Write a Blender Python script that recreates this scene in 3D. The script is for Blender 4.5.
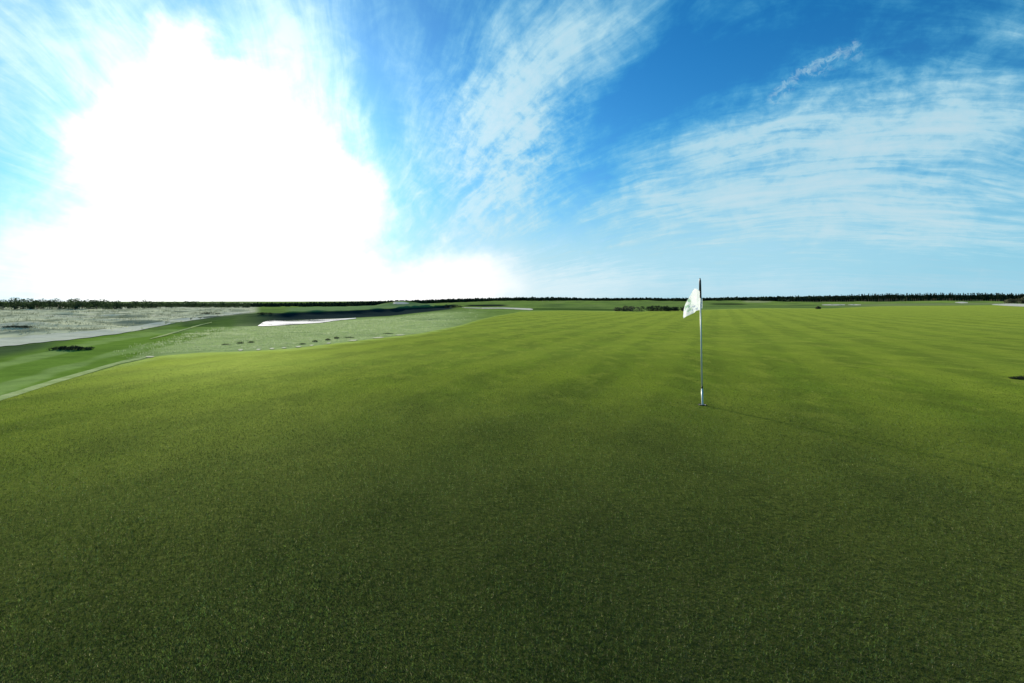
import bpy, math, random
import numpy as np
from mathutils import Vector

for o in list(bpy.data.objects): bpy.data.objects.remove(o)
SC = bpy.context.scene
COL = SC.collection
R = math.radians
F = 520.0            # focal length in pixels of the 1024 wide frame
CAMZ = 1.74
HY = 300.0           # image row of the horizon

# ------------------------------------------------------------------ camera
cd = bpy.data.cameras.new('camera'); cam = bpy.data.objects.new('camera', cd); COL.objects.link(cam)
cam.location = (0, 0, CAMZ); cam.rotation_euler = (R(90), 0, 0)
cd.sensor_width = 36; cd.lens = 36*F/1024; cd.shift_y = -(341.5-HY)/1024
cd.clip_start = 0.05; cd.clip_end = 20000
SC.camera = cam
SC.render.resolution_x = 1024; SC.render.resolution_y = 683
SC.render.engine = 'CYCLES'
SC.view_settings.view_transform = 'Standard'; SC.view_settings.look = 'None'
SC.view_settings.gamma = 1; SC.view_settings.exposure = 0.9
SC.view_settings.use_curve_mapping = False
SC.cycles.max_bounces = 6; SC.cycles.transparent_max_bounces = 8

# ------------------------------------------------------------------ sun
SUN_AZ, SUN_EL = -28.5, 14.5
sd = bpy.data.lights.new('sun', 'SUN'); sun = bpy.data.objects.new('sun', sd); COL.objects.link(sun)
sd.energy = 5.0; sd.angle = R(1.5); sd.color = (1.0, 0.93, 0.78)
sv = Vector((math.sin(R(SUN_AZ))*math.cos(R(SUN_EL)), math.cos(R(SUN_AZ))*math.cos(R(SUN_EL)), math.sin(R(SUN_EL))))
sun.rotation_euler = sv.to_track_quat('Z', 'Y').to_euler()

# ------------------------------------------------------------------ small node language
class S:
    nt = None
    def __init__(s, sock): s.s = sock
    def __add__(a, b): return M('ADD', a, b)
    __radd__ = __add__
    def __sub__(a, b): return M('SUBTRACT', a, b)
    def __rsub__(a, b): return M('SUBTRACT', b, a)
    def __mul__(a, b): return M('MULTIPLY', a, b)
    __rmul__ = __mul__
    def __truediv__(a, b): return M('DIVIDE', a, b)
    def __rtruediv__(a, b): return M('DIVIDE', b, a)
    def __neg__(a): return M('MULTIPLY', a, -1.0)
def put(sock, v):
    if isinstance(v, S): S.nt.links.new(v.s, sock)
    elif v is not None: sock.default_value = v
def M(op, a, b=None, c=None, clamp=False):
    n = S.nt.nodes.new('ShaderNodeMath'); n.operation = op; n.use_clamp = clamp
    put(n.inputs[0], a); put(n.inputs[1], b) if b is not None else None
    if c is not None: put(n.inputs[2], c)
    return S(n.outputs[0])
def smooth(v, a, b, lo=0.0, hi=1.0):
    n = S.nt.nodes.new('ShaderNodeMapRange'); n.interpolation_type = 'SMOOTHSTEP'
    put(n.inputs[0], v); n.inputs[1].default_value = a; n.inputs[2].default_value = b
    n.inputs[3].default_value = lo; n.inputs[4].default_value = hi
    return S(n.outputs[0])
def vec(x, y, z=0.0):
    n = S.nt.nodes.new('ShaderNodeCombineXYZ'); put(n.inputs[0], x); put(n.inputs[1], y); put(n.inputs[2], z)
    return S(n.outputs[0])
def noise(v, scale=1.0, detail=3.0, rough=0.5, dist=0.0, color=False):
    n = S.nt.nodes.new('ShaderNodeTexNoise'); put(n.inputs['Vector'], v)
    n.inputs['Scale'].default_value = scale; n.inputs['Detail'].default_value = detail
    n.inputs['Roughness'].default_value = rough; n.inputs['Distortion'].default_value = dist
    return S(n.outputs['Color' if color else 'Fac'])
def sep(v):
    n = S.nt.nodes.new('ShaderNodeSeparateXYZ'); put(n.inputs[0], v)
    return S(n.outputs[0]), S(n.outputs[1]), S(n.outputs[2])
def mixc(f, a, b, mode='MIX'):
    n = S.nt.nodes.new('ShaderNodeMix'); n.data_type = 'RGBA'; n.blend_type = mode; n.clamp_factor = True
    put(n.inputs[0], f)
    for k, v in ((6, a), (7, b)):
        if isinstance(v, S): S.nt.links.new(v.s, n.inputs[k])
        else: n.inputs[k].default_value = (*v, 1)
    return S(n.outputs[2])
def attr(name):
    n = S.nt.nodes.new('ShaderNodeAttribute'); n.attribute_name = name
    return S(n.outputs['Color'])
def texco(kind='Object'):
    n = S.nt.nodes.new('ShaderNodeTexCoord'); return S(n.outputs[kind])
def geopos():
    n = S.nt.nodes.new('ShaderNodeNewGeometry'); return S(n.outputs['Position'])

# ------------------------------------------------------------------ world: Nishita sky with a high veil of cirrus
W = bpy.data.worlds.new('World'); SC.world = W; W.use_nodes = True
S.nt = W.node_tree; S.nt.nodes.clear()
sky = S.nt.nodes.new('ShaderNodeTexSky'); sky.sky_type = 'NISHITA'; sky.sun_disc = False
sky.sun_elevation = R(SUN_EL); sky.sun_rotation = R(SUN_AZ)
sky.air_density = 1.0; sky.dust_density = 0.1; sky.ozone_density = 4.0; sky.altitude = 0
SKYC = S(sky.outputs[0])
DX, DY, DZ = sep(texco('Generated'))
AZ = M('ARCTAN2', DX, DY)*(180/math.pi)
HOR = M('SQRT', DX*DX + DY*DY)
TEL = M('MAXIMUM', DZ, 0.0)/M('MAXIMUM', HOR, 0.001)          # tangent of the elevation
EL = M('ARCTANGENT', TEL)*(180/math.pi)
def ae(px, py):                                                # direction of a place in the sky, degrees
    a = math.atan((px-512)/F); return math.degrees(a), math.degrees(math.atan((HY-py)/F*math.cos(a)))
def blob(px, py, sx, sy, rot=0.0, jit=None, p=1.0):             # soft patch of sky, size in degrees
    a0, e0 = ae(px, py); c, s = math.cos(R(rot)), math.sin(R(rot))
    da = AZ-a0; de = EL-e0
    if jit is not None: da = da + jit[0]; de = de + jit[1]
    u = (da*c + de*s)/sx; v = (de*c - da*s)/sy
    q = u*u + v*v
    return M('EXPONENT', -(q if p == 1 else M('POWER', q, p)))
# the high cloud sheet: parallel streaks of cirrus that run from one vanishing point to the other
A2 = (AZ*2.0 + 36.0)*(math.pi/180)
T2 = TEL*1.6 + 0.10
PU = M('COSINE', A2)/T2                                        # along the streaks
PV = M('SINE', A2)/T2                                          # across them
warp = noise(vec(PU*0.5, PV*0.5, 3.1), 1.0, 3, 0.5) - 0.5
streak = noise(vec(PU*0.55+7.0, PV*2.6 + warp*2.2, 0.0), 1.0, 7, 0.62, 0.35)
fine = noise(vec(PU*2.0, PV*10.0 + warp*6.0, 5.0), 1.0, 6, 0.62, 0.5)
cover = noise(vec(PU*0.35+2.0, PV*0.7 + warp, 9.0), 1.0, 3, 0.5)
puff = noise(vec(AZ*0.22, EL*0.26, 1.7), 1.0, 7, 0.6, 0.8)
jn = noise(vec(AZ*0.07, EL*0.07, 4.4), 1.0, 6, 0.6, color=True)
jx, jy, jz = sep(jn)
J = ((jx-0.5)*16.0, (jy-0.5)*16.0)
Jb = ((jx-0.5)*9.0, (jy-0.5)*9.0)
density = (0.27 + 0.34*blob(720, 165, 16, 5.0, 4, Jb) + 0.42*blob(500, 150, 5, 6.5, -20, Jb) + 0.34*blob(900, 180, 16, 7, -8, Jb)
           + 0.44*blob(540, 70, 8, 7, 40, Jb) + 0.40*blob(60, 60, 14, 12, 0, Jb) + 0.30*blob(960, 80, 9, 6, -20, Jb)
           + 0.34*blob(700, 235, 22, 5.0, 0, Jb) + 0.50*blob(310, 60, 6, 9, 20, Jb) + 0.20*blob(960, 250, 14, 4, 0, Jb)
           + 0.25*blob(420, 150, 2.6, 8, -4, Jb) + 0.2*blob(590, 20, 6, 3, 0, Jb) + 0.25*blob(480, 240, 8, 4, 0, Jb) + 0.15*blob(20, 180, 8, 1.0, 3)
           - 0.50*blob(660, 75, 3.6, 7, -45, Jb) - 0.30*blob(590, 185, 1.6, 3.6, -45, Jb) - 0.18*blob(860, 10, 9, 3, 0, Jb)
           - 0.35*blob(375, 90, 1.8, 6, 10, Jb) - 0.2*blob(440, 215, 2, 1.5, 0, Jb) - 0.2*blob(20, 225, 5, 3, 0, Jb))
fluff = noise(vec(AZ*0.75, EL*0.85, 2.2), 1.0, 5, 0.65, 0.4)
body = streak*0.66 + fine*0.46 + puff*0.16 + cover*0.26 + (fluff-0.5)*(0.10 + 0.6*blob(510, 150, 9, 9, -20, Jb) + 0.3*blob(850, 100, 14, 8, 0, Jb)) + (puff-0.5)*0.25 - 0.14
CLOUD = smooth(body + density*0.66, 0.68, 1.38)*smooth(EL, 0.5, 5.0, 0.25, 1.0)
# the old, torn vapour trail
a1, e1 = ae(768, 100); a2, e2 = ae(856, 46)
L = math.hypot(a2-a1, e2-e1); ca, sa = (a2-a1)/L, (e2-e1)/L
tn = noise(vec(AZ*1.1, EL*1.1, 8.0), 1.0, 5, 0.65, 1.0, color=True); tx, ty, tz = sep(tn)
ta = (AZ-a1)*ca + (EL-e1)*sa; tb = (EL-e1)*ca - (AZ-a1)*sa
bow = 1.0*M('SINE', (ta/L)*math.pi)*0.55
td = tb - bow + (ty-0.5)*2.2
core = M('EXPONENT', -(td*td)/0.06); rag = M('EXPONENT', -((td+0.45)*(td+0.45))/0.30)*smooth(tx, 0.48, 0.66)
ends = smooth(ta + (tz-0.5)*2, -0.4, 0.5)*smooth(ta + (tz-0.5)*2, L-0.1, L+0.7, 1.0, 0.0)
TRAIL = (core*0.42*smooth(tz, 0.3, 0.6, 0.35, 1.0) + rag*0.30)*ends
# glare of the sun through the cloud bank in front of it
sdx, sdy, sdz = sv
cosang = DX*sdx + DY*sdy + DZ*sdz
ang = M('ARCCOSINE', M('MINIMUM', cosang, 1.0))*(180/math.pi)
bank = (1.3*blob(235, 180, 8.5, 7.6, 0, J, 1.3) + 1.3*blob(255, 285, 20.5, 5.6, -2, J, 1.4) + 0.8*blob(215, 80, 3.6, 5, 12, J, 1.2)
        + 0.8*blob(340, 205, 5.0, 5.0, -35, J, 1.2) + 0.75*blob(445, 290, 8, 3.6, 0, Jb) + 0.6*blob(110, 160, 4, 3.5, 0, J, 1.2))
BANK = smooth(bank + (puff-0.5)*0.6 + (streak-0.5)*0.5, -0.25, 1.30)*smooth(bank, 0.0, 0.55)
halo = M('EXPONENT', -ang/10.0)
lowveil = M('EXPONENT', -EL/7.0)
def scale(c, k):
    n = S.nt.nodes.new('ShaderNodeVectorMath'); n.operation = 'SCALE'
    put(n.inputs[0], c); put(n.inputs['Scale'], k); return S(n.outputs[0])
def addv(a, b):
    n = S.nt.nodes.new('ShaderNodeVectorMath'); n.operation = 'ADD'
    put(n.inputs[0], a); put(n.inputs[1], b); return S(n.outputs[0])
base = mixc(1.0, SKYC, (0.02, 0.90, 1.34), 'MULTIPLY')          # the deep blue of the clear sky
base = mixc(M('MINIMUM', lowveil*1.15, 0.93), base, scale(vec(0.46, 0.81, 1.0), 7.8 + halo*14))
base = addv(base, scale(vec(0.62, 0.88, 1.0), halo*13.0))
cl_col = scale(mixc(M('MINIMUM', halo*2.2, 1.0), mixc(CLOUD, (0.06, 0.68, 0.98), (0.66, 0.91, 1.0)), (0.80, 0.95, 1.0)), 8.2 + halo*16.0)
whit = 0.85*blob(500, 288, 15, 6.5, 0, Jb) + 0.5*blob(740, 262, 20, 4.5, 0, Jb)
base = mixc(whit, base, scale(vec(0.80, 0.95, 1.0), 9.5))
c1 = mixc(M('MINIMUM', CLOUD*1.15, 0.9), base, cl_col)
c1 = mixc(TRAIL, c1, scale(vec(0.60, 0.90, 1.0), 8.0))
c1 = mixc(BANK, c1, scale(vec(1.0, 1.0, 0.99), 10.5 + halo*14.0))
bg = S.nt.nodes.new('ShaderNodeBackground'); put(bg.inputs[0], c1); bg.inputs[1].default_value = 0.054
wo = S.nt.nodes.new('ShaderNodeOutputWorld'); S.nt.links.new(bg.outputs[0], wo.inputs[0])
W.cycles.sampling_method = 'MANUAL'; W.cycles.sample_map_resolution = 512

# ------------------------------------------------------------------ object helpers
def tag(o, label=None, cat=None, group=None, kind=None):
    if label: o['label'] = label
    if cat: o['category'] = cat
    if group: o['group'] = group
    if kind: o['kind'] = kind
    return o
def mesh_np(name, verts, faces, mat, smoothf=False, colors=None):
    """verts (n,3); faces (m,k) one polygon size; colors (n,3) stored per vertex"""
    me = bpy.data.meshes.new(name); verts = np.asarray(verts, np.float32); faces = np.asarray(faces, np.int32)
    m, k = faces.shape
    me.vertices.add(len(verts)); me.vertices.foreach_set('co', verts.ravel())
    me.loops.add(m*k); me.loops.foreach_set('vertex_index', faces.ravel())
    me.polygons.add(m); me.polygons.foreach_set('loop_start', np.arange(m, dtype=np.int32)*k)
    me.polygons.foreach_set('loop_total', np.full(m, k, np.int32))
    me.polygons.foreach_set('use_smooth', np.full(m, smoothf, bool))
    if colors is not None:
        a = me.color_attributes.new('tint', 'FLOAT_COLOR', 'POINT')
        c = np.ones((len(verts), 4), np.float32); c[:, :3] = colors; a.data.foreach_set('color', c.ravel())
    me.update(calc_edges=True); me.validate()
    if mat: me.materials.append(mat)
    return me
def link(name, me, parent=None):
    o = bpy.data.objects.new(name, me); COL.objects.link(o)
    if parent: o.parent = parent
    return o
def empty(name, loc):
    o = bpy.data.objects.new(name, None); COL.objects.link(o); o.location = loc; return o
def newmat(name):
    m = bpy.data.materials.new(name); m.use_nodes = True; S.nt = m.node_tree; S.nt.nodes.clear()
    out = S.nt.nodes.new('ShaderNodeOutputMaterial'); b = S.nt.nodes.new('ShaderNodeBsdfPrincipled')
    S.nt.links.new(b.outputs[0], out.inputs[0]); b.inputs['Roughness'].default_value = 0.8
    b.inputs['Specular IOR Level'].default_value = 0.3
    return m, b
def bump(b, h, dist=0.01, strength=1.0):
    n = S.nt.nodes.new('ShaderNodeBump'); n.inputs['Distance'].default_value = dist; n.inputs['Strength'].default_value = strength
    put(n.inputs['Height'], h); S.nt.links.new(n.outputs[0], b.inputs['Normal'])

# ------------------------------------------------------------------ the lie of the land
rng = np.random.default_rng(7); random.seed(7)
def sines(x, y, wl, n, seed):
    r = np.random.default_rng(seed); t = np.zeros_like(x)
    for i in range(n):
        a = r.uniform(0, 2*np.pi); k = 2*np.pi/(wl*r.uniform(0.6, 1.7))
        t = t + np.sin((x*np.cos(a)+y*np.sin(a))*k + r.uniform(0, 6.28))
    return t/np.sqrt(n)
def ss(t, a, b): t = np.clip((t-a)/(b-a), 0, 1); return t*t*(3-2*t)
EDGE = [(-900, 460), (0, 400), (60, 381), (120, 363), (160, 355), (200, 352), (240, 351), (290, 348.5), (350, 342), (420, 333.5), (455, 326),
        (485, 318), (520, 311.5), (560, 310.5), (640, 311.3), (700, 309.8), (760, 308.2), (830, 308.4), (880, 306.2), (1024, 305.2), (1700, 305.2)]
ex, ey = np.array(EDGE).T
def pxof(x, Y): return 512 + F*x/np.maximum(Y, 1e-3)
def green_radius(th):
    """distance of the edge of the green in direction th (radians from +Y towards +X)"""
    px = 512 + F*np.tan(np.clip(th, -1.22, 1.15))
    d = CAMZ*F/(np.interp(px, ex, ey)-HY)
    r = d/np.cos(np.clip(th, -1.22, 1.15))
    back = ss(np.abs(th), 1.1, 1.6); return r*(1-back) + 14*back
def height(x, y):
    r = np.hypot(x, y); th = np.arctan2(x, y)
    Yd = np.maximum(r*np.cos(np.clip(th, -1.2, 1.2)), 0.0)
    az = np.degrees(th)
    w = 1-ss(az, -22, 2)
    h = -w*0.0125*np.clip(Yd-28, 0, 870)
    Rg = green_radius(th)
    out = ss(r/Rg, 1.0, 1.5)
    ppx = pxof(x, Yd); calm = 1-0.96*ss(ppx, 240, 256)*(1-ss(ppx, 392, 410))*ss(Yd, 24, 30)*(1-ss(Yd, 52, 58))*(y > 0)
    h = h + (0.010+0.014*ss(r, 6, 14))*sines(x, y, 9.0, 5, 1)*(1-0.6*out)*ss(120-r, 0, 60)
    h = h + calm*out*(0.10*sines(x, y, 9, 6, 2)*ss(r, 15, 40) + 0.22*sines(x, y, 34, 6, 3)*ss(r, 40, 120) + 0.55*sines(x, y, 110, 6, 4)*ss(r, 130, 400)) * (1-0.5*w*ss(r, 200, 500))
    # dunes on the left
    dun = ss(-az, 24, 32)*ss(r, 22, 45)*(1-ss(r, 220, 330))
    h = h + dun*(0.12*sines(x*0.6+y*0.2, y, 12, 7, 5) + 0.06*sines(x, y, 5, 6, 6))*(1-0.5*ss(r, 50, 120))
    h = h + 3.0*np.exp(-((x+66)/11)**2-((y-300)/24)**2)
    # the dark heathery bank behind the pond
    px = pxof(x, y)
    yc = np.interp(px, [200, 275, 330, 390, 430, 455], [317.5, 315, 312.8, 311.0, 308.5, 305.6])
    Yc = np.interp(px, [200, 275, 330, 390, 430, 455], [62, 62, 75, 92, 125, 180])
    bank = np.exp(-((Yd-Yc*1.06)/(Yc*0.035))**2)*ss(px, 225, 285)*(1-ss(px, 425, 470))*(y > 0)
    h = h + bank*Yc*0.0085
    return h
GY = np.concatenate([np.linspace(2, 60, 500), np.geomspace(60.1, 3500, 1400)])
GT = {}
def ground(px, py):
    """the point of the land seen at a place of the photograph"""
    dx, dz = (px-512)/F, -(py-HY)/F
    key = round(px*4)
    if key not in GT: GT[key] = height((key/4-512)/F*GY, GY)
    t = CAMZ+dz*GY-GT[key]; below = t <= 0
    if not below.any(): Y = GY[-1]
    else:
        i = int(np.argmax(below)); Y = GY[i] if i == 0 else GY[i-1]+(GY[i]-GY[i-1])*t[i-1]/(t[i-1]-t[i])
    return Vector((dx*Y, Y, float(height(np.array([dx*Y]), np.array([Y]))[0])))

# ------------------------------------------------------------------ albedo zones of the land
def band(px, py, pts, f=0.6):
    p = np.array(pts, float); t = np.interp(px, p[:, 0], p[:, 1]); b = np.interp(px, p[:, 0], p[:, 2])
    e_ = min(12, (p[-1, 0]-p[0, 0])/4); ins = ss(px, p[0, 0], p[0, 0]+e_)*(1-ss(px, p[-1, 0]-e_, p[-1, 0]))
    return ss(py, t-f, t+f)*(1-ss(py, b-f, b+f))*ins
def land_colors(P):
    x, y, z = P.T; n = len(x)
    Y = np.maximum(y, 0.5); front = (y > 1)
    px = 512+F*x/Y; py = HY-F*(z-CAMZ)/Y
    n1 = sines(x, y*0.5, 30, 7, 21); n2 = sines(x, y, 9, 7, 22); n3 = sines(x, y*0.4, 90, 6, 23); n4 = sines(x, y, 3, 7, 24)
    c = np.tile(np.array([0.16, 0.24, 0.06]), (n, 1))
    def mix(m, col):
        nonlocal c; m = np.clip(m*front, 0, 1)[:, None]; c = c*(1-m) + np.array(col)*m
    mix(0.6*ss(n3, -0.4, 0.9), (0.22, 0.32, 0.06))
    mix(0.6*ss(n1, 0.2, 1.1), (0.10, 0.15, 0.05))
    mix(0.5*ss(-n1, 0.5, 1.1)*ss(py, 310, 303), (0.22, 0.25, 0.10))
    # pale rough between the pond and the green
    pr = band(px, py, [(60, 352, 372), (130, 340, 362), (175, 331, 360), (230, 326, 356), (300, 320, 352), (390, 317, 345), (440, 312, 335), (500, 309, 320)], 2.5)
    mix(pr*ss(px, 100, 200)*(1-ss(px, 430, 500)), (0.36, 0.45, 0.17))
    mix(pr*0.6*ss(n4+n2, 0.6, 1.6)*ss(px, 130, 200), (0.24, 0.31, 0.12))
    # dunes: thin pale grass on sand
    du = band(px, py, [(-500, 303, 420), (-60, 303, 352), (0, 303, 346), (60, 303, 339.5), (130, 303, 329), (200, 303, 318.5), (262, 303, 312)], 1.0)
    mix(du, (0.62, 0.62, 0.40))
    mix(du*0.75*ss(n2+0.5*n4, 0.0, 1.0), (0.13, 0.165, 0.12))
    mix(du*0.6*ss(-n2+n1, 0.5, 1.3), (0.60, 0.58, 0.44))
    # mown fairway below the dunes
    fw = band(px, py, [(-500, 430, 900), (0, 347, 402), (60, 341, 384), (110, 334, 366), (150, 332, 350), (200, 322, 338), (240, 317, 325)], 1.2)
    mix(fw, (0.15, 0.25, 0.04))
    e = np.interp(px, ex, ey); q = (py-HY)/(e-HY)           # share of the way to the green's edge
    mix(fw*0.6*ss(np.sin(q*22+px*0.012+0.8*np.sin(q*9))+0.25*n4, 0.2, 0.9), (0.27, 0.37, 0.12))
    mix(fw*0.8*ss(0.62-q, 0, 0.1)*ss(90-px, 0, 60), (0.055, 0.085, 0.045))
    # heather bank
    hb = band(px, py, [(175, 321, 327), (215, 315, 327), (262, 313, 326), (285, 313, 320.5), (340, 311, 318.5), (390, 308.5, 316), (430, 307, 311.5), (460, 303.5, 308)], 0.5)
    mix(hb*(0.45+0.55*ss(px, 230, 290)), (0.022, 0.036, 0.036))
    mix(band(px, py, [(282, 308, 311), (310, 307, 311.5), (345, 306, 310.5), (400, 302.5, 307.5), (440, 302.5, 305.5)], 0.5), (0.17, 0.26, 0.10))
    mix(band(px, py, [(460, 304.8, 306.2), (484, 304.6, 306.6), (512, 304.8, 306.2)], 0.4), (0.02, 0.03, 0.02))
    mix(0.8*band(px, py, [(514, 308.5, 309.5), (560, 308.2, 310.4), (640, 309.5, 311)], 0.4), (0.04, 0.08, 0.02))
    mix(0.8*band(px, py, [(705, 303.3, 304.6), (730, 303.2, 305), (752, 303.6, 304.8)], 0.3), (0.03, 0.045, 0.02))
    mix(0.7*band(px, py, [(740, 301.0, 302.3), (760, 299, 302.6), (775, 300, 302)], 0.3), (0.35, 0.37, 0.2))
    mix(0.8*band(px, py, [(820, 304.5, 306.2), (850, 304.2, 306.4), (1030, 302.4, 304.2)], 0.4), (0.22, 0.26, 0.11))
    return c

ring = np.concatenate([[0.0], np.geomspace(0.5, 15, 60)[:-1], np.geomspace(15, 420, 620)[:-1], np.geomspace(420, 5000, 90)])
fineth = np.radians(np.arange(-62, 62.001, 0.11)); coarse = np.radians(np.arange(64, 298, 3.0))
TH = np.concatenate([fineth, coarse])
def polar(name, rr, mat, dz, colorfn=None):
    """rr: rings (k, n_theta)"""
    k, n = rr.shape; T = np.broadcast_to(TH, rr.shape)
    x = rr*np.sin(T); y = rr*np.cos(T); tt = np.arctan2(x, y)
    z = height(x, y) + (dz(rr, T) if callable(dz) else dz)
    P = np.stack([x.ravel(), y.ravel(), z.ravel()], 1)
    i = np.arange(k-1)[:, None]*n; j = np.arange(n)[None]; j2 = (j+1) % n
    fs = np.stack([(i+j).ravel(), (i+n+j).ravel(), (i+n+j2).ravel(), (i+j2).ravel()], 1)
    fs = fs[:, ::-1]
    return mesh_np(name, P, fs, mat, True, colorfn(P) if colorfn else None)

m_land, b = newmat('rough_land')
pos = geopos(); c = attr('tint')
g1 = noise(pos, 0.9, 6, 0.7); g2 = noise(pos, 9.0, 4, 0.6)
c = mixc(smooth(g1, 0.35, 0.7)*0.5, c, mixc(1.0, c, (0.45, 0.5, 0.5), 'MULTIPLY'))
c = mixc(smooth(g2, 0.5, 0.75)*0.35, c, mixc(1.0, c, (1.5, 1.45, 1.3), 'MULTIPLY'))
put(b.inputs['Base Color'], c); bump(b, g1*0.7+g2*0.2, 0.10, 0.35)
b.inputs['Roughness'].default_value = 1.0; b.inputs['Specular IOR Level'].default_value = 0.0
rr = np.broadcast_to(ring[:, None], (len(ring), len(TH)))
def under(r_, T_):
    tt = np.arctan2(np.sin(T_), np.cos(T_)); return -0.05*(1-ss(r_/green_radius(tt), 0.975, 0.998))-0.004
me = polar('ground', rr, m_land, under, land_colors); tag(link('ground', me), kind='structure')

# ------------------------------------------------------------------ the green
m_green, b = newmat('green_turf')
x_, y_, z_ = sep(pos := geopos())
big = noise(vec(x_*0.20, y_*0.12, 0), 1.0, 4, 0.55)
mid = noise(vec(x_*0.9, y_*0.45, 2), 1.0, 5, 0.6)
mid2 = noise(vec(x_*1.6+9, y_*0.8, 5), 1.0, 5, 0.65)
sp = noise(pos, 75.0, 3, 0.7); sp2 = noise(pos, 22.0, 3, 0.6)
# mowing lines: narrow swaths of turf laid one way and the other
mow = M('SINE', (x_*0.93 - y_*0.37 + (mid-0.5)*0.5 + (big-0.5)*0.8)*3.0)
mow2 = M('SINE', (x_*0.50 + y_*0.86 + (mid-0.5)*0.4)*2.2)
c = mixc(smooth(big, 0.32, 0.68), (0.062, 0.120, 0.005), (0.108, 0.165, 0.006))
c = mixc(smooth(mow2, -0.5, 0.5)*0.32, c, (0.036, 0.080, 0.005))
c = mixc(smooth(mid, 0.42, 0.58)*0.75, c, (0.028, 0.060, 0.003))
c = mixc(smooth(mid2, 0.50, 0.64)*0.6, c, (0.165, 0.200, 0.022))
c = mixc(smooth(mow, -0.6, 0.6)*0.48*smooth(big, 0.3, 0.6, 0.5, 1.0), c, (0.168, 0.218, 0.016))
c = mixc(smooth(sp, 0.42, 0.62)*0.4, c, (0.04, 0.065, 0.010))
c = mixc(smooth(sp2, 0.56, 0.75)*0.3, c, (0.16, 0.18, 0.04))
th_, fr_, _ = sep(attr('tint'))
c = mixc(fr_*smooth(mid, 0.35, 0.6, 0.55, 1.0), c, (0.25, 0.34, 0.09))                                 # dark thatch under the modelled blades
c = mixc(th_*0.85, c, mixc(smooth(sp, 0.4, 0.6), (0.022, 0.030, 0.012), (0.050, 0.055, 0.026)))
put(b.inputs['Base Color'], c); b.inputs['Roughness'].default_value = 0.8
b.inputs['Specular IOR Level'].default_value = 0.0
gl = S.nt.nodes.new('ShaderNodeBsdfGlossy'); gl.inputs['Color'].default_value = (0.60, 0.74, 0.22, 1); gl.inputs['Roughness'].default_value = 0.78
lw = S.nt.nodes.new('ShaderNodeLayerWeight'); lw.inputs['Blend'].default_value = 0.5
mxs = S.nt.nodes.new('ShaderNodeMixShader'); put(mxs.inputs[0], M('POWER', S(lw.outputs['Facing']), 5.0)*0.11)
outn = [n for n in S.nt.nodes if n.type == 'OUTPUT_MATERIAL'][0]
S.nt.links.new(b.outputs[0], mxs.inputs[1]); S.nt.links.new(gl.outputs[0], mxs.inputs[2]); S.nt.links.new(mxs.outputs[0], outn.inputs[0])
b.inputs['Sheen Weight'].default_value = 0.15; b.inputs['Sheen Roughness'].default_value = 0.4; b.inputs['Sheen Tint'].default_value = (0.50, 0.62, 0.08, 1)
bump(b, sp*0.3+sp2*0.7+mid*4.0+big*3.0, 0.05, 0.7)
def green_cols(P):
    r = np.hypot(P[:, 0], P[:, 1]); th = np.arctan2(P[:, 0], P[:, 1]); px = 512+F*np.tan(np.clip(th, -1.2, 1.2))
    q = r/green_radius(th)+0.02*sines(P[:, 0], P[:, 1], 1.5, 6, 77)
    fr = ss(q, 0.93, 1.0)*(1-ss(px, 470, 560))*ss(px, 60, 160)*0.85+ss(q, 0.90, 1.0)*0.4*ss(px, 500, 600)*(np.abs(th) < 1.3)
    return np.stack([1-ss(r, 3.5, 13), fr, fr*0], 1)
tnorm = np.concatenate([[0], np.geomspace(0.02, 1, 260)])
gr = tnorm[:, None]*green_radius(np.arctan2(np.sin(TH), np.cos(TH)))[None]
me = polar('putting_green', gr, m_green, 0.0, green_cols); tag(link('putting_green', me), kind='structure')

# short blades of the green, modelled where single blades can be seen
NB = 1700000
r_ = np.exp(rng.uniform(np.log(1.6), np.log(22), NB)); t_ = np.radians(rng.uniform(-60, 60, NB))
keep = (r_ < green_radius(t_)*1.0) & (rng.random(NB) > ss(r_, 5.0, 21.0)); r_ = r_[keep]; t_ = t_[keep]; NB = len(r_)
bx, by = r_*np.sin(t_), r_*np.cos(t_); bz = height(bx, by)
patch = 0.5+0.5*np.tanh(sines(bx, by, 1.1, 8, 31)*0.8)
hgt = (0.006+0.007*rng.random(NB))*(0.85+0.3*patch)
wid = 0.0011*(r_/3)**0.6*(0.7+0.6*rng.random(NB))
an = rng.uniform(0, 2*np.pi, NB); la = rng.uniform(0, 2*np.pi, NB); ln = hgt*rng.uniform(0.1, 1.1, NB)
lx = np.cos(la)*ln+0.25*hgt*np.sin(by*2.2+bx); ly = np.sin(la)*ln
V = np.empty((NB, 3, 3), np.float32)
V[:, 0] = np.stack([bx-np.cos(an)*wid, by-np.sin(an)*wid, bz-0.001], 1)
V[:, 1] = np.stack([bx+np.cos(an)*wid, by+np.sin(an)*wid, bz-0.001], 1)
V[:, 2] = np.stack([bx+lx, by+ly, bz+hgt], 1)
kinds = np.array([[0.062, 0.095, 0.024], [0.042, 0.078, 0.028], [0.095, 0.112, 0.036], [0.038, 0.065, 0.042], [0.19, 0.165, 0.11]])
kc = kinds[rng.choice(5, NB, p=[0.36, 0.25, 0.17, 0.15, 0.07])]*(0.6+0.7*rng.random((NB, 1)))
cell = 0.0055*(r_/3)**0.9                                     # single tufts of a centimetre or so differ in brightness
hx, hy = np.floor(bx/cell), np.floor(by/cell)
hs = np.modf(np.abs(np.sin(hx*12.9898+hy*78.233)*43758.5453))[0]
kc = kc*(0.50+0.70*hs+0.7*(hs > 0.86))[:, None]
kc = kc*(0.82+0.3*(0.5+0.5*np.tanh(sines(bx, by*0.6, 1.3, 8, 33))))[:, None]
m_blade = bpy.data.materials.new('grass_blade'); m_blade.use_nodes = True; S.nt = m_blade.node_tree; S.nt.nodes.clear()
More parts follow.
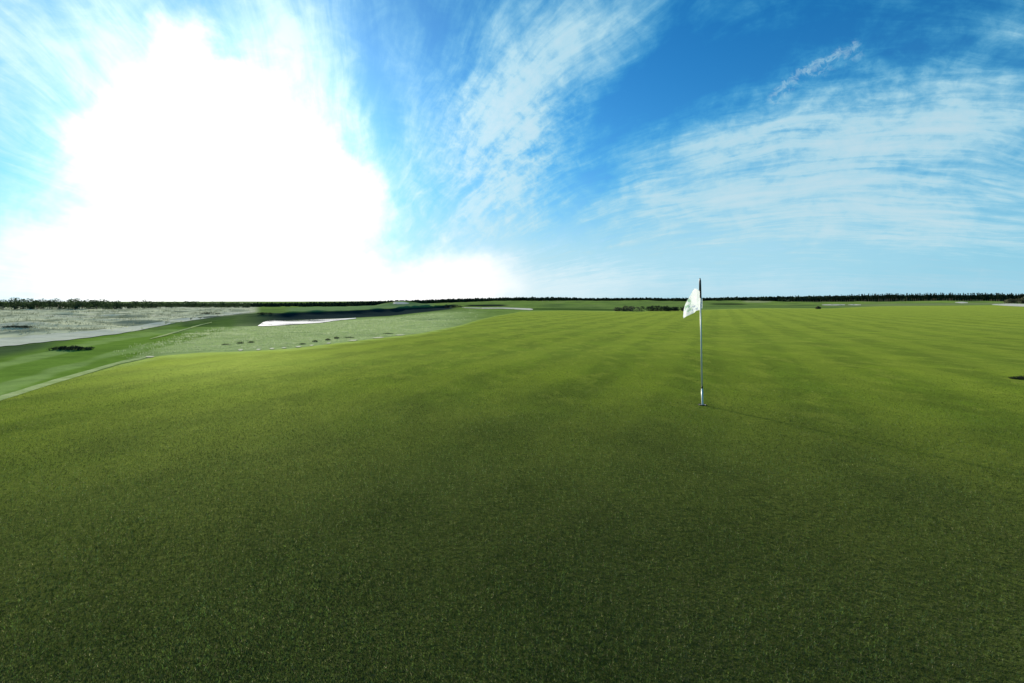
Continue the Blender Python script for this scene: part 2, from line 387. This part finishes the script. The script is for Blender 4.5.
out = S.nt.nodes.new('ShaderNodeOutputMaterial'); df = S.nt.nodes.new('ShaderNodeBsdfDiffuse'); tr = S.nt.nodes.new('ShaderNodeBsdfTranslucent')
mx = S.nt.nodes.new('ShaderNodeMixShader'); mx.inputs[0].default_value = 0.4
cc = attr('tint'); put(df.inputs[0], cc); put(tr.inputs[0], mixc(1.0, cc, (1.05, 1.15, 0.75), 'MULTIPLY'))
S.nt.links.new(df.outputs[0], mx.inputs[1]); S.nt.links.new(tr.outputs[0], mx.inputs[2]); S.nt.links.new(mx.outputs[0], out.inputs[0])
me = mesh_np('grass', V.reshape(-1, 3), np.arange(NB*3).reshape(-1, 3), m_blade, False, np.repeat(kc, 3, 0))
tag(link('grass', me), 'short mown grass blades covering the near part of the green', 'grass', kind='stuff')

# ------------------------------------------------------------------ strips: paths, collar, sand
def strip(name, pts, mat, dz=0.012, cuts=12, cross=12, wob=0.0):
    """pts: (px, py_top, py_bottom) along the strip, laid on the land"""
    p = np.array(pts, float); t = np.linspace(0, len(p)-1, (len(p)-1)*cuts+1); i = np.arange(len(p))
    X = np.interp(t, i, p[:, 0]); T = np.interp(t, i, p[:, 1]); B = np.interp(t, i, p[:, 2])
    vs = []
    for k, (a, u, v) in enumerate(zip(X, T, B)):
        w = wob*(math.sin(k*1.3)+math.sin(k*0.47+1))*(v-u)
        g0, g1_ = ground(a, u+w), ground(a, v+w*0.6)
        for s in range(cross):
            q = g0.lerp(g1_, s/(cross-1)); vs.append((q.x, q.y, float(height(np.array([q.x]), np.array([q.y]))[0])+dz))
    n = len(X); fs = [(k*cross+s, (k+1)*cross+s, (k+1)*cross+s+1, k*cross+s+1) for k in range(n-1) for s in range(cross-1)]
    V_ = np.array(vs); o = link(name, mesh_np(name, V_, np.array(fs)[:, ::-1], mat, True)); return o
def soilmat(name, c1, c2, sc=3.0, rough=0.95, bd=0.03):
    m, b = newmat(name); g = geopos(); a = noise(g, sc, 5, 0.65); f_ = noise(g, sc*9, 3, 0.6)
    put(b.inputs['Base Color'], mixc(smooth(a*0.7+f_*0.3, 0.35, 0.65), c1, c2)); b.inputs['Roughness'].default_value = rough
    b.inputs['Specular IOR Level'].default_value = 0.0
    bump(b, a+f_*0.3, bd, 0.6); return m
m_path = soilmat('pale_sandy_track', (0.42, 0.44, 0.33), (0.56, 0.57, 0.46), 1.2)
m_sand = soilmat('bunker_sand', (0.50, 0.48, 0.39), (0.62, 0.60, 0.50), 0.8)
m_patch = soilmat('pale_bare_soil', (0.60, 0.58, 0.38), (0.80, 0.76, 0.55), 6)
m_collar = soilmat('pale_collar_turf', (0.27, 0.35, 0.12), (0.42, 0.48, 0.22), 2.5, 0.95, 0.015)
tag(strip('sandy_path', [(-60, 340, 355), (0, 338.5, 347), (60, 333.5, 341), (120, 328.5, 334), (180, 318.8, 322.3), (220, 314.4, 316.3), (255, 310.6, 311.6)], m_path, 0.02, wob=0.05), kind='structure')
tag(strip('sandy_path', [(150, 339, 339.4), (163, 335.2, 336.6), (175, 331.8, 333.2), (200, 324.7, 325.7), (212, 322.2, 322.6)], m_collar, 0.02, wob=0.08), kind='structure')
tag(strip('collar', [(-60, 412, 417), (0, 396, 400.8), (60, 378, 381.9), (120, 361.4, 363.9), (146, 356.4, 358.2)], m_collar, 0.004, wob=0.03), kind='structure')
for i, p in enumerate([[(386, 303.0, 303.4), (392, 301.9, 304.0), (404, 301.9, 304.2), (409, 303.0, 303.6)],
          [(462, 307.6, 308.0), (482, 307.7, 308.7), (505, 307.6, 308.9), (530, 308.4, 310.2), (533, 309.2, 309.8)],
          [(790, 301.0, 301.4), (797, 299.8, 302.0), (806, 299.9, 302.2), (808, 300.7, 301.4)],
          [(822, 304.6, 305.2), (834, 304.2, 305.5), (845, 304.5, 305.2)],
          [(848, 304.6, 304.9), (854, 304.3, 305.4), (861, 304.6, 305.1)],
          [(955, 302.2, 302.6), (962, 301.7, 303.3), (968, 302.4, 302.9)],
          [(992, 304.3, 304.9), (1008, 303.6, 306.0), (1028, 304.2, 306.8), (1060, 304.4, 307)],
          [(538, 299.9, 300.3), (544, 299.6, 301.6), (549, 300.4, 301.2)]]):
    tag(strip('sand_bunker', p, m_sand, 0.03, 8), kind='structure')
# bare sandy nicks along the lip of the green
for a, y0, w, hh in ((240.5, 350.2, 5, 1.6), (258.5, 349.8, 4.6, 1.4), (272, 348.9, 5, 1.4), (284, 348.0, 5, 1.0), (298.5, 346.9, 6, 1.1), (311.5, 345.6, 4, 1.1), (328.6, 343.4, 5, 1.0), (353, 340.6, 9, 1.2), (378, 337.9, 12, 0.9), (150, 357, 9, 1.3), (400, 335.2, 10, 0.8)):
    tag(strip('sand_patch', [(a-w/2, y0-0.1, y0+0.1), (a-w/5, y0-hh/2, y0+hh/2), (a+w/5, y0-hh/2-0.1, y0+hh/2-0.1), (a+w/2, y0-0.5, y0-0.3)], m_patch, 0.012, 4), kind='structure')

m_water_ = None
# the pond: level water in a shallow hollow
m_water, b = newmat('pond_water'); b.inputs['Base Color'].default_value = (0.02, 0.035, 0.035, 1); b.inputs['Roughness'].default_value = 0.06
b.inputs['Specular IOR Level'].default_value = 0.5; b.inputs['IOR'].default_value = 1.33
gp = geopos(); bump(b, noise(gp, 2.5, 3, 0.5), 0.01, 0.25)
tag(strip('pond', [(258, 326.0, 326.4), (263, 322.6, 326.4), (270, 320.6, 326.2), (282, 320.9, 325.6), (300, 320.4, 324.4), (320, 319.6, 323.0), (338, 319.0, 320.6), (356, 318.2, 318.7)], m_water, 0.03, 8, 24), kind='structure')

# ------------------------------------------------------------------ foliage
def leafmat(name, cols, trans=0.3):
    m = bpy.data.materials.new(name); m.use_nodes = True; S.nt = m.node_tree; S.nt.nodes.clear()
    out = S.nt.nodes.new('ShaderNodeOutputMaterial'); df = S.nt.nodes.new('ShaderNodeBsdfDiffuse'); tr = S.nt.nodes.new('ShaderNodeBsdfTranslucent')
    mx = S.nt.nodes.new('ShaderNodeMixShader'); mx.inputs[0].default_value = trans
    cc = mixc(smooth(noise(texco('Object'), 0.9, 3, 0.6), 0.35, 0.65), cols[0], cols[1])
    put(df.inputs[0], cc); put(tr.inputs[0], cc)
    S.nt.links.new(df.outputs[0], mx.inputs[1]); S.nt.links.new(tr.outputs[0], mx.inputs[2]); S.nt.links.new(mx.outputs[0], out.inputs[0])
    return m
m_leaf = leafmat('broad_leaves', ((0.035, 0.060, 0.028), (0.07, 0.105, 0.045)))
m_pine = leafmat('pine_needles', ((0.020, 0.036, 0.022), (0.035, 0.055, 0.028)), 0.12)
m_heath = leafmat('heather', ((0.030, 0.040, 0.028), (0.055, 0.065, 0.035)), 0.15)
m_greyb = leafmat('grey_brown_twigs', ((0.10, 0.10, 0.06), (0.15, 0.15, 0.09)), 0.15)
m_dune = leafmat('dune_grass_blades', ((0.22, 0.28, 0.14), (0.34, 0.40, 0.24)), 0.5)
m_dune2 = leafmat('marram_blades', ((0.15, 0.18, 0.12), (0.27, 0.29, 0.20)), 0.3)
m_dark = leafmat('dark_turf_blades', ((0.020, 0.032, 0.014), (0.035, 0.055, 0.02)), 0.1)
m_bark, b = newmat('bark'); put(b.inputs['Base Color'], mixc(noise(texco('Object'), 6, 4, 0.6), (0.09, 0.07, 0.055), (0.16, 0.13, 0.10)))
m_pbark, b = newmat('pine_bark'); put(b.inputs['Base Color'], mixc(noise(texco('Object'), 3, 4, 0.6), (0.20, 0.15, 0.12), (0.32, 0.26, 0.21)))
def clump(n, lobes, size, rg, flat=1.0):
    """n leaf-clump faces spread through the volume of lobes (x, y, z, rx, ry, rz)"""
    L_ = np.array(lobes, float); vol = L_[:, 3]*L_[:, 4]*L_[:, 5]; k = rg.choice(len(L_), n, p=vol**0.8/(vol**0.8).sum())
    d = rg.normal(size=(n, 3)); d /= np.linalg.norm(d, axis=1)[:, None]; rad = rg.uniform(0.35, 1.0, n)**0.5
    c = L_[k, :3]+d*rad[:, None]*L_[k, 3:]
    u = rg.normal(size=(n, 3)); u[:, 2] *= flat; u /= np.linalg.norm(u, axis=1)[:, None]
    w = np.cross(u, rg.normal(size=(n, 3))); w /= np.linalg.norm(w, axis=1)[:, None]
    s = size*rg.uniform(0.5, 1.3, n)[:, None]
    q = np.stack([c-u*s, c-w*s*0.7, c+u*s, c+w*s*0.6], 1); return q.reshape(-1, 3), np.arange(n*4).reshape(-1, 4)
def limb(p0, p1, r0, r1, k=6):
    p0, p1 = Vector(p0), Vector(p1); ax = (p1-p0).normalized(); a = ax.orthogonal().normalized(); b_ = ax.cross(a)
    v = []; 
    for p, r in ((p0, r0), (p1, r1)):
        for i in range(k): t = 2*math.pi*i/k; v.append(p+(a*math.cos(t)+b_*math.sin(t))*r)
    return v, [(i, (i+1) % k, k+(i+1) % k, k+i) for i in range(k)]
def trunk_mesh(name, segs, mat):
    V_, F_ = [], []
    for s in segs:
        v, f = limb(*s); o = len(V_); V_ += v; F_ += [tuple(i+o for i in q) for q in f]
    return mesh_np(name, np.array(V_), np.array(F_), mat, True)
def broad(seed):                                               # unit tree: 1 m high, made wide and bushy
    rg = np.random.default_rng(seed); lob = [(0, 0, 0.5, 0.30, 0.3, 0.34)]
    for i in range(10):
        a = rg.uniform(0, 6.28); q = rg.uniform(0.15, 0.42); z = rg.uniform(0.12, 0.78); s = rg.uniform(0.15, 0.26)
        lob.append((q*math.cos(a), q*math.sin(a), z, s*1.15, s*1.15, s*0.85))
    v, f = clump(900, lob, 0.035, rg)
    crown = mesh_np('crown', v, f, m_leaf)
    segs = [((0, 0, -0.05), (0.02, 0, 0.3), 0.035, 0.022, 7)]+[((0.02, 0, 0.25), (l[0]*0.9, l[1]*0.9, l[2]), 0.018, 0.005, 5) for l in lob[1:6]]
    return crown, trunk_mesh('trunk', segs, m_bark)
def pine(seed):
    rg = np.random.default_rng(seed); lob = []; z = rg.uniform(0.36, 0.5); lean = rg.uniform(-0.03, 0.03)
    segs = [((0, 0, -0.03), (lean, 0, 0.97), 0.016, 0.004, 6)]
    while z < 0.97:
        s = (1.05-z)*rg.uniform(0.16, 0.30); 
        for i in range(3):
            a = rg.uniform(0, 6.28); q = s*rg.uniform(0.35, 0.8); lob.append((lean*z+q*math.cos(a), q*math.sin(a), z+rg.uniform(-.02, .02), s*0.75, s*0.75, 0.05))
            segs.append(((lean*z, 0, z-0.03), lob[-1][:3], 0.006, 0.002, 4))
        z += rg.uniform(0.06, 0.1)
    lob.append((lean, 0, 0.96, 0.06, 0.06, 0.05))
    v, f = clump(420, lob, 0.045, rg, 0.4)
    return mesh_np('crown', v, f, m_pine), trunk_mesh('trunk', segs, m_pbark)
BRO = [broad(40+i) for i in range(6)]; PIN = [pine(80+i) for i in range(7)]
def plant_tree(name, meshes, loc, h, wid, label, cat, group):
    t = empty(name, loc); t.scale = (h*wid, h*wid, h); t.rotation_euler[2] = random.uniform(0, 6.28)
    tag(t, label, cat, group); link('trunk', meshes[1], t); link('crown', meshes[0], t); return t
def at_depth(px, Y):
    x = (px-512)/F*Y; return Vector((x, Y, float(height(np.array([x]), np.array([Y]))[0])))
def top_h(loc, py): return CAMZ-(py-HY)/F*loc.y-loc.z
# row of broad trees beyond the dunes
LT = [(-14, 297.8, 180), (3, 298.2, 178)]
x = 14
while x < 252:
    t = x/250; LT.append((x, np.interp(x, [0, 12, 40, 90, 120, 180, 250], [298.2, 297.9, 298.4, 298.6, 300.0, 300.9, 302.2])+random.uniform(-0.5, 0.7), float(np.interp(x, [0, 80, 140, 250], [172, 190, 285, 540]))*random.uniform(0.95, 1.05)))
    x += (8.5-4.5*t)*random.uniform(0.75, 1.3)
for k, (px, py, Y) in enumerate(LT):
    l = at_depth(px, Y); h = max(top_h(l, py), 3.0); l.z -= 0.25
    if k == 1: lab = 'nearest and greenest leafy tree, at the left end of the tree row beyond the dunes'
    elif k == 0: lab = 'leafy tree just outside the left end of the tree row beyond the dunes'
    elif k == len(LT)-1: lab = 'smallest far off leafy tree at the right end of the row behind the dunes'
    elif px < 100: lab = 'larger round leafy tree in the left half of the tree row beyond the pale dunes'
    else: lab = ('mid sized leafy tree in the middle stretch of the tree row beyond the pale dunes' if px < 170 else 'smaller hazy leafy tree in the right stretch of the tree row beyond the pale dunes')
    l.z -= 0.12*h
    plant_tree('leafy_tree', BRO[k % 6], l, h*1.27, random.uniform(1.0, 1.35), lab, 'tree', 'leafy trees in the row beyond the dunes')
# pines at the right
x = 798; k = 0
while x < 1030:
    top = np.interp(x, [798, 830, 880, 950, 1000, 1030], [297.0, 295.4, 293.9, 293.2, 293.4, 294.2])+random.uniform(-0.7, 0.7)
    if k == 0: lab0 = 'leftmost small pine where the pine belt begins on the right horizon'
    Y = 440+random.uniform(-15, 15); l = at_depth(x, Y); h = top_h(l, top)
    lab = ('dark pine in the thin lower left stretch of the pine belt on the right horizon' if x < 880 else
           'tall dark pine in the dense right stretch of the pine belt on the horizon')
    if k == 0: lab = lab0
    plant_tree('pine_tree', PIN[k % 7], l, h, random.uniform(0.9, 1.4), lab, 'tree', 'pines of the belt on the right horizon')
    x += random.uniform(1.4, 2.9); k += 1
# woods that read as one dark mass on the skyline
def woods(name, spec, n, ydist, size, mat, label, seed):
    rg = np.random.default_rng(seed); p = np.array(spec, float); V_, F_ = [], []; o = 0
    for px in np.linspace(p[0, 0], p[-1, 0], n):
        px += rg.uniform(-1, 1); Y = ydist(px)*rg.uniform(0.96, 1.1); l = at_depth(px, Y)
        top = np.interp(px, p[:, 0], p[:, 1])+rg.uniform(-0.45, 0.5)
        h = max(top_h(l, top), 2.5); w = h*rg.uniform(0.3, 0.5)+3
        v, f = clump(60, [(l.x, l.y, l.z+h*0.45, w, w, h*0.5), (l.x+w*rg.uniform(-.5, .5), l.y, l.z+h*0.25, w, w, h*0.26)], size, rg)
        v[:, 2] = np.maximum(v[:, 2], l.z-1); V_.append(v); F_.append(f+o); o += len(v)
    me = mesh_np(name, np.concatenate(V_), np.concatenate(F_), mat); return tag(link(name, me), label, 'woods', kind='stuff')
woods('distant_woods', [(-260, 304), (0, 303), (200, 304), (250, 303.2), (300, 302.8), (370, 301.2), (440, 299.3), (505, 297.4), (560, 297.2), (585, 298.2), (640, 298.0), (700, 298.4), (760, 296.9), (800, 296.6), (860, 295.6), (1024, 295.0), (1300, 295)],
      1300, lambda px: np.interp(px, [0, 450, 600, 800, 1024], [1000, 1000, 1050, 620, 500]), 2.2, m_pine, 'dark band of distant forest along the whole skyline', 5)

# shrubs near the middle distance
def shrub(px0, px1, ytop, ybase, mat, label, name='shrub', cat='shrub', n=1500, seed=0, group=None, leaf=0.05):
    rg = np.random.default_rng(seed+int(px0)); c = ground((px0+px1)/2, ybase); s = c.y/F
    W_ = (px1-px0)*s/2; H_ = (ybase-ytop)*s; lob = []
    for i in range(max(6, int(5*W_/H_))):
        t = rg.uniform(-0.85, 0.85); hh = H_*(1-0.5*t*t)*rg.uniform(0.7, 1.0)
        lob.append((t*W_, rg.uniform(-0.3, 0.3)*min(W_, 3*H_), hh*0.42, max(W_*0.2, H_*0.5), max(W_*0.2, H_*0.5), hh*0.55))
    v, f = clump(n, lob, H_*leaf*1.6, rg)
    t = empty(name, c); tag(t, label, cat, group)
    link('foliage', mesh_np('foliage', v, f, mat), t)
    for l in lob[:5]:
        link('stem', trunk_mesh('stem', [((l[0]*0.5, l[1]*0.5, -0.05*H_), (l[0], l[1], l[2]), 0.03*H_, 0.012*H_, 5)], m_bark), t)
    return t
shrub(638, 672, 303.6, 311.0, m_heath, 'wide dark shrub thicket on the rim of the green just left of the white flag', seed=1)
shrub(614, 643, 304.8, 311.2, m_greyb, 'grey brown twiggy shrub touching the left side of the dark thicket by the flag', seed=2)
shrub(669, 690, 305.6, 310.8, m_heath, 'low dark shrub behind the lower tip of the flag', seed=3)
shrub(444, 463, 304.2, 307.6, m_heath, 'small dark rounded bush at the right end of the dark bank', seed=4)
shrub(50, 92, 345.2, 349.6, m_heath, 'low dark creeping shrub lying beside the pale sandy track at far left', seed=5, leaf=0.09)
shrub(0, 34, 325.0, 327.6, m_heath, 'flat dark heather clump among the pale dunes near the left edge', seed=6, leaf=0.09)
shrub(198, 221, 311.8, 314.2, m_heath, 'small dark heather clump just above the far end of the sandy track', seed=7)
shrub(816.5, 819.5, 305.4, 309.0, m_greyb, 'single small brown bush standing on the far rim of the green below the pines', seed=8)
shrub(1008, 1034, 295.6, 303.4, m_greyb, 'grey green bush in front of the pine belt at the right edge', seed=9)
shrub(256, 274, 311.6, 314.4, m_heath, 'dark heather clump left of the dark bank above the pond', seed=10)
# tussocks along the pale rough, and a made-up tuft in place of a cast shadow
def tussock(px, py, wpx, hpx, mat, label, seed, n=260, name='grass_tussock', group=None):
    rg = np.random.default_rng(seed); c = ground(px, py); s = c.y/F; W_, H_ = wpx*s/2, hpx*s
    a = rg.uniform(0, 6.28, n); q = np.sqrt(rg.random(n)); bx_, by_ = q*np.cos(a)*W_, q*np.sin(a)*min(W_, 1.5*H_+W_*0.2)
    hh = H_*rg.uniform(0.6, 1.1, n)*(1-0.6*q*q); w = 0.05*H_+0.012*W_
    an_ = rg.uniform(0, 3.14, n); V_ = np.empty((n, 3, 3))
    V_[:, 0] = np.stack([bx_-np.cos(an_)*w, by_-np.sin(an_)*w, np.full(n, -0.02)], 1); V_[:, 1] = np.stack([bx_+np.cos(an_)*w, by_+np.sin(an_)*w, np.full(n, -0.02)], 1)
    V_[:, 2] = np.stack([bx_*1.25+rg.normal(size=n)*H_*0.15, by_*1.25+rg.normal(size=n)*H_*0.15, hh], 1)
    o = link(name, mesh_np(name, V_.reshape(-1, 3), np.arange(n*3).reshape(-1, 3), mat)); o.location = c
    return tag(o, label, 'tussock', group)
g_ = 'tussocks in the pale rough left of the green'
for i, (px, py, w, h, lab) in enumerate([(226, 344.6, 9, 1.6, 'long low dark tussock at the left end of the tussock line in the pale rough'),
      (240, 343.4, 6, 2.2, 'dark tussock straight above the leftmost bare sandy spot at the edge of the green'), (251, 342.6, 6, 2.0, 'dark tussock above the second bare sandy spot from the left'),
      (303, 344.2, 6, 1.6, 'faint low tussock just left of the three dark tufts'), (315, 341.8, 4.5, 2.4, 'leftmost of the three dark round tufts by the edge of the green'),
      (328, 340.2, 4.5, 2.4, 'middle one of the three dark round tufts by the edge of the green'), (336.5, 338.6, 4.5, 2.6, 'rightmost of the three dark round tufts by the edge of the green'),
      (349, 337.8, 10, 1.4, 'long thin tussock right of the three dark tufts'), (388, 333.8, 10, 1.3, 'last thin tussock of the line, farthest right beside the green')]):
    tussock(px, py, w, h, m_dark if w < 5 else m_heath, lab, 300+i, group=g_)
tussock(1025, 379.0, 24, 3.6, m_heath, 'low dark tuft added in place of a cast shadow on the green at the right edge', 350, 900)  # no real tussock: dark blades added to imitate a shadow lying on the turf
# dune grass, nobody could count it
rnd = lambda a: np.random.default_rng(3).random(np.shape(a))
def scatter_grass(name, n, test, mat, label, hr, seed, spread=7):
    rg = np.random.default_rng(seed); N_ = n*12
    th = np.radians(rg.uniform(-50, -2, N_)); rr_ = np.exp(rg.uniform(math.log(9), math.log(260), N_)); x0, y0 = rr_*np.sin(th), rr_*np.cos(th)
    px = 512+F*x0/y0; h0 = height(x0, y0); py = HY+F*(CAMZ-h0)/y0
    P_ = np.stack([x0, y0, h0, rr_], 1)[test(px, py)][:n]
    P_ = np.repeat(P_, spread, 0); m_ = len(P_); sc = (P_[:, 3]/40)**0.6
    P_[:, :2] += rg.normal(size=(m_, 2))*0.10*sc[:, None]
    hh = rg.uniform(*hr, m_)*sc; w = 0.012*sc*(P_[:, 3]/30)**0.3; a = rg.uniform(0, 3.14, m_)
    V_ = np.empty((m_, 3, 3)); V_[:, 0] = P_[:, :3]-np.stack([np.cos(a)*w, np.sin(a)*w, w*0+0.02], 1); V_[:, 1] = P_[:, :3]+np.stack([np.cos(a)*w, np.sin(a)*w, w*0-0.02], 1)
    V_[:, 2] = P_[:, :3]+np.stack([rg.normal(size=m_)*hh*0.5, rg.normal(size=m_)*hh*0.5, hh], 1)
    return tag(link(name, mesh_np(name, V_.reshape(-1, 3), np.arange(m_*3).reshape(-1, 3), mat)), label, 'grass', kind='stuff')
dune_bot = lambda px: np.interp(px, [-100, 0, 60, 130, 200, 262], [352, 346, 339.5, 329, 318.5, 312])
path_top = lambda px: np.interp(px, [-60, 0, 60, 120, 180, 220, 255], [340, 338.5, 333.5, 328.5, 318.8, 314.4, 310.6])
scatter_grass('dune_grass', 1800, lambda px, py: (px < 250+30*rnd(px)-30) & (py > 306) & (py < path_top(px)-0.3), m_dune2, 'thin pale grass growing all over the sandy dunes', (0.06, 0.22), 61)
scatter_grass('rough_grass', 4000, lambda px, py: (px > 110+90*rnd(px)) & (px < 480-130*rnd(px)) & (py > np.interp(px, [110, 215, 262, 300, 390, 470], [350, 328, 327, 325.5, 318, 310])) & (py < np.interp(px, ex, ey)-0.8), m_dune, 'pale rough grass between the pond and the green', (0.03, 0.10), 62)

# ------------------------------------------------------------------ flagstick
PB = Vector(((702.4-512)/F*8.70, 8.70, 0)); PB.z = float(height(np.array([PB.x]), np.array([PB.y]))[0]); PX = 8.70/F
def metal(name, c, rough=0.4, metallic=0.0):
    m, b = newmat(name); put(b.inputs['Base Color'], mixc(noise(texco('Object'), 30, 4, 0.6), c, tuple(k*0.8 for k in c)))
    b.inputs['Roughness'].default_value = rough; b.inputs['Metallic'].default_value = metallic; b.inputs['Specular IOR Level'].default_value = 0.5; return m
m_white = metal('white_painted_metal', (0.80, 0.80, 0.76), 0.35); m_grey = metal('worn_fibreglass', (0.78, 0.77, 0.70), 0.4); m_blackp = metal('black_paint', (0.02, 0.02, 0.025), 0.45)
flagstick = empty('flagstick', PB); tag(flagstick, 'tall thin golf flagstick standing in the hole on the green', 'flagstick')
flagstick.rotation_euler = (0, R(-1.1), 0)
def lathe(name, prof, mat, parent, k=20):
    V_ = [(r*math.cos(2*math.pi*i/k), r*math.sin(2*math.pi*i/k), z) for r, z in prof for i in range(k)]
    F_ = [(a*k+i, a*k+(i+1) % k, (a+1)*k+(i+1) % k, (a+1)*k+i) for a in range(len(prof)-1) for i in range(k)]
    return link(name, mesh_np(name, np.array(V_), np.array(F_), mat, True), parent)
def zpx(py): return (404-py)*PX
lathe('ferrule', [(0.0, -0.10), (0.013, -0.10), (0.0145, zpx(402)), (0.0145, zpx(387.5)), (0.0, zpx(387.4))], m_white, flagstick)
lathe('joint', [(0.0, zpx(387.4)), (0.0135, zpx(387.4)), (0.0135, zpx(385)), (0.0, zpx(384.9))], m_blackp, flagstick)
lathe('pole', [(0.0, zpx(385)), (0.0125, zpx(385)), (0.0105, zpx(297)), (0.0, zpx(296.9))], m_grey, flagstick)
lathe('top_pole', [(0.0, zpx(297)), (0.020, zpx(296.9)), (0.018, zpx(280)), (0.009, zpx(277.2)), (0.0, zpx(276.8))], m_blackp, flagstick)
# the cup in the turf
hole = empty('hole', PB); tag(hole, 'round hole with white liner around the foot of the flagstick', 'hole')
lathe('liner', [(0.0, -0.10), (0.050, -0.10), (0.050, 0.004), (0.054, 0.006), (0.055, 0.003)], m_white, hole, 32)
m_soil, b = newmat('dark_soil'); b.inputs['Base Color'].default_value = (0.02, 0.017, 0.012, 1)
lathe('rim', [(0.0495, 0.008), (0.056, 0.0125), (0.064, 0.010), (0.070, 0.002)], m_soil, hole, 32)
# cloth: hangs limp from the upper pole and swings to the left
def flag():
    # columns from the pole outwards: (x, top z, bottom z) in photo pixels
    colm = [(704.0, 300.0, 308.0), (703.2, 296, 309.6), (701.2, 291.0, 310.4), (699.0, 289.2, 310.6), (697.0, 288.6, 311.2), (695.0, 289.6, 312.4), (692.8, 293, 313.6), (690.6, 296.6, 314.8), (688.4, 300.0, 316.0), (686.2, 304.0, 317.2), (684.6, 309.5, 318.0), (684.0, 314.5, 317.6)]
    p = np.array(colm); n, k = 60, 44; t = np.linspace(0, len(p)-1, n); X = np.interp(t, np.arange(len(p)), p[:, 0]); T = np.interp(t, np.arange(len(p)), p[:, 1]); B = np.interp(t, np.arange(len(p)), p[:, 2])
    V_ = []
    for i in range(n):
        for j in range(k):
            v = j/(k-1); f = T[i]*(1-v)+B[i]*v; u = (701-X[i])/17
            fold = 0.030*math.sin(u*7.5+v*1.2+0.5)*(0.35+v)*min(1, abs(u)*3)+0.004*math.sin(u*23-v*5)*v
            V_.append(((X[i]-702.4)*PX, fold-0.016-0.05*max(u, 0), zpx(f-1.3)))
    F_ = [(i*k+j, (i+1)*k+j, (i+1)*k+j+1, i*k+j+1) for i in range(n-1) for j in range(k-1)]
    return np.array(V_), np.array(F_)
m_flag = bpy.data.materials.new('flag_cloth'); m_flag.use_nodes = True; S.nt = m_flag.node_tree; S.nt.nodes.clear()
out = S.nt.nodes.new('ShaderNodeOutputMaterial'); df = S.nt.nodes.new('ShaderNodeBsdfDiffuse'); tr = S.nt.nodes.new('ShaderNodeBsdfTranslucent'); mx = S.nt.nodes.new('ShaderNodeMixShader')
mx.inputs[0].default_value = 0.6
fx, fy, fz = sep(texco('Object'))
pr1 = smooth(noise(vec(fx*1.0, 0.0, fz*0.8), 26, 3, 0.6), 0.52, 0.60); 
def ell(cx, cz, rx, rz): q1 = (fx-cx)/rx; q2 = (fz-cz)/rz; return smooth(M('SQRT', q1*q1+q2*q2), 0.75, 1.1, 1.0, 0.0)
blue = ell((694-702.4)*PX, zpx(307), 6*PX, 4*PX)*pr1; gr_ = ell((689-702.4)*PX, zpx(304), 4*PX, 7*PX)*smooth(noise(vec(fx, 1.0, fz), 22, 2, 0.5), 0.47, 0.56)
cf = mixc(blue*0.7, (0.86, 0.88, 0.87), (0.45, 0.50, 0.60)); cf = mixc(gr_*0.6, cf, (0.40, 0.62, 0.42))
put(df.inputs[0], cf); put(tr.inputs[0], cf); S.nt.links.new(df.outputs[0], mx.inputs[1]); S.nt.links.new(tr.outputs[0], mx.inputs[2]); S.nt.links.new(mx.outputs[0], out.inputs[0])
fv, ff = flag(); fo = link('flag', mesh_np('flag', fv, ff, m_flag, True), flagstick)
sm = fo.modifiers.new('thickness', 'SOLIDIFY'); sm.thickness = 0.0015
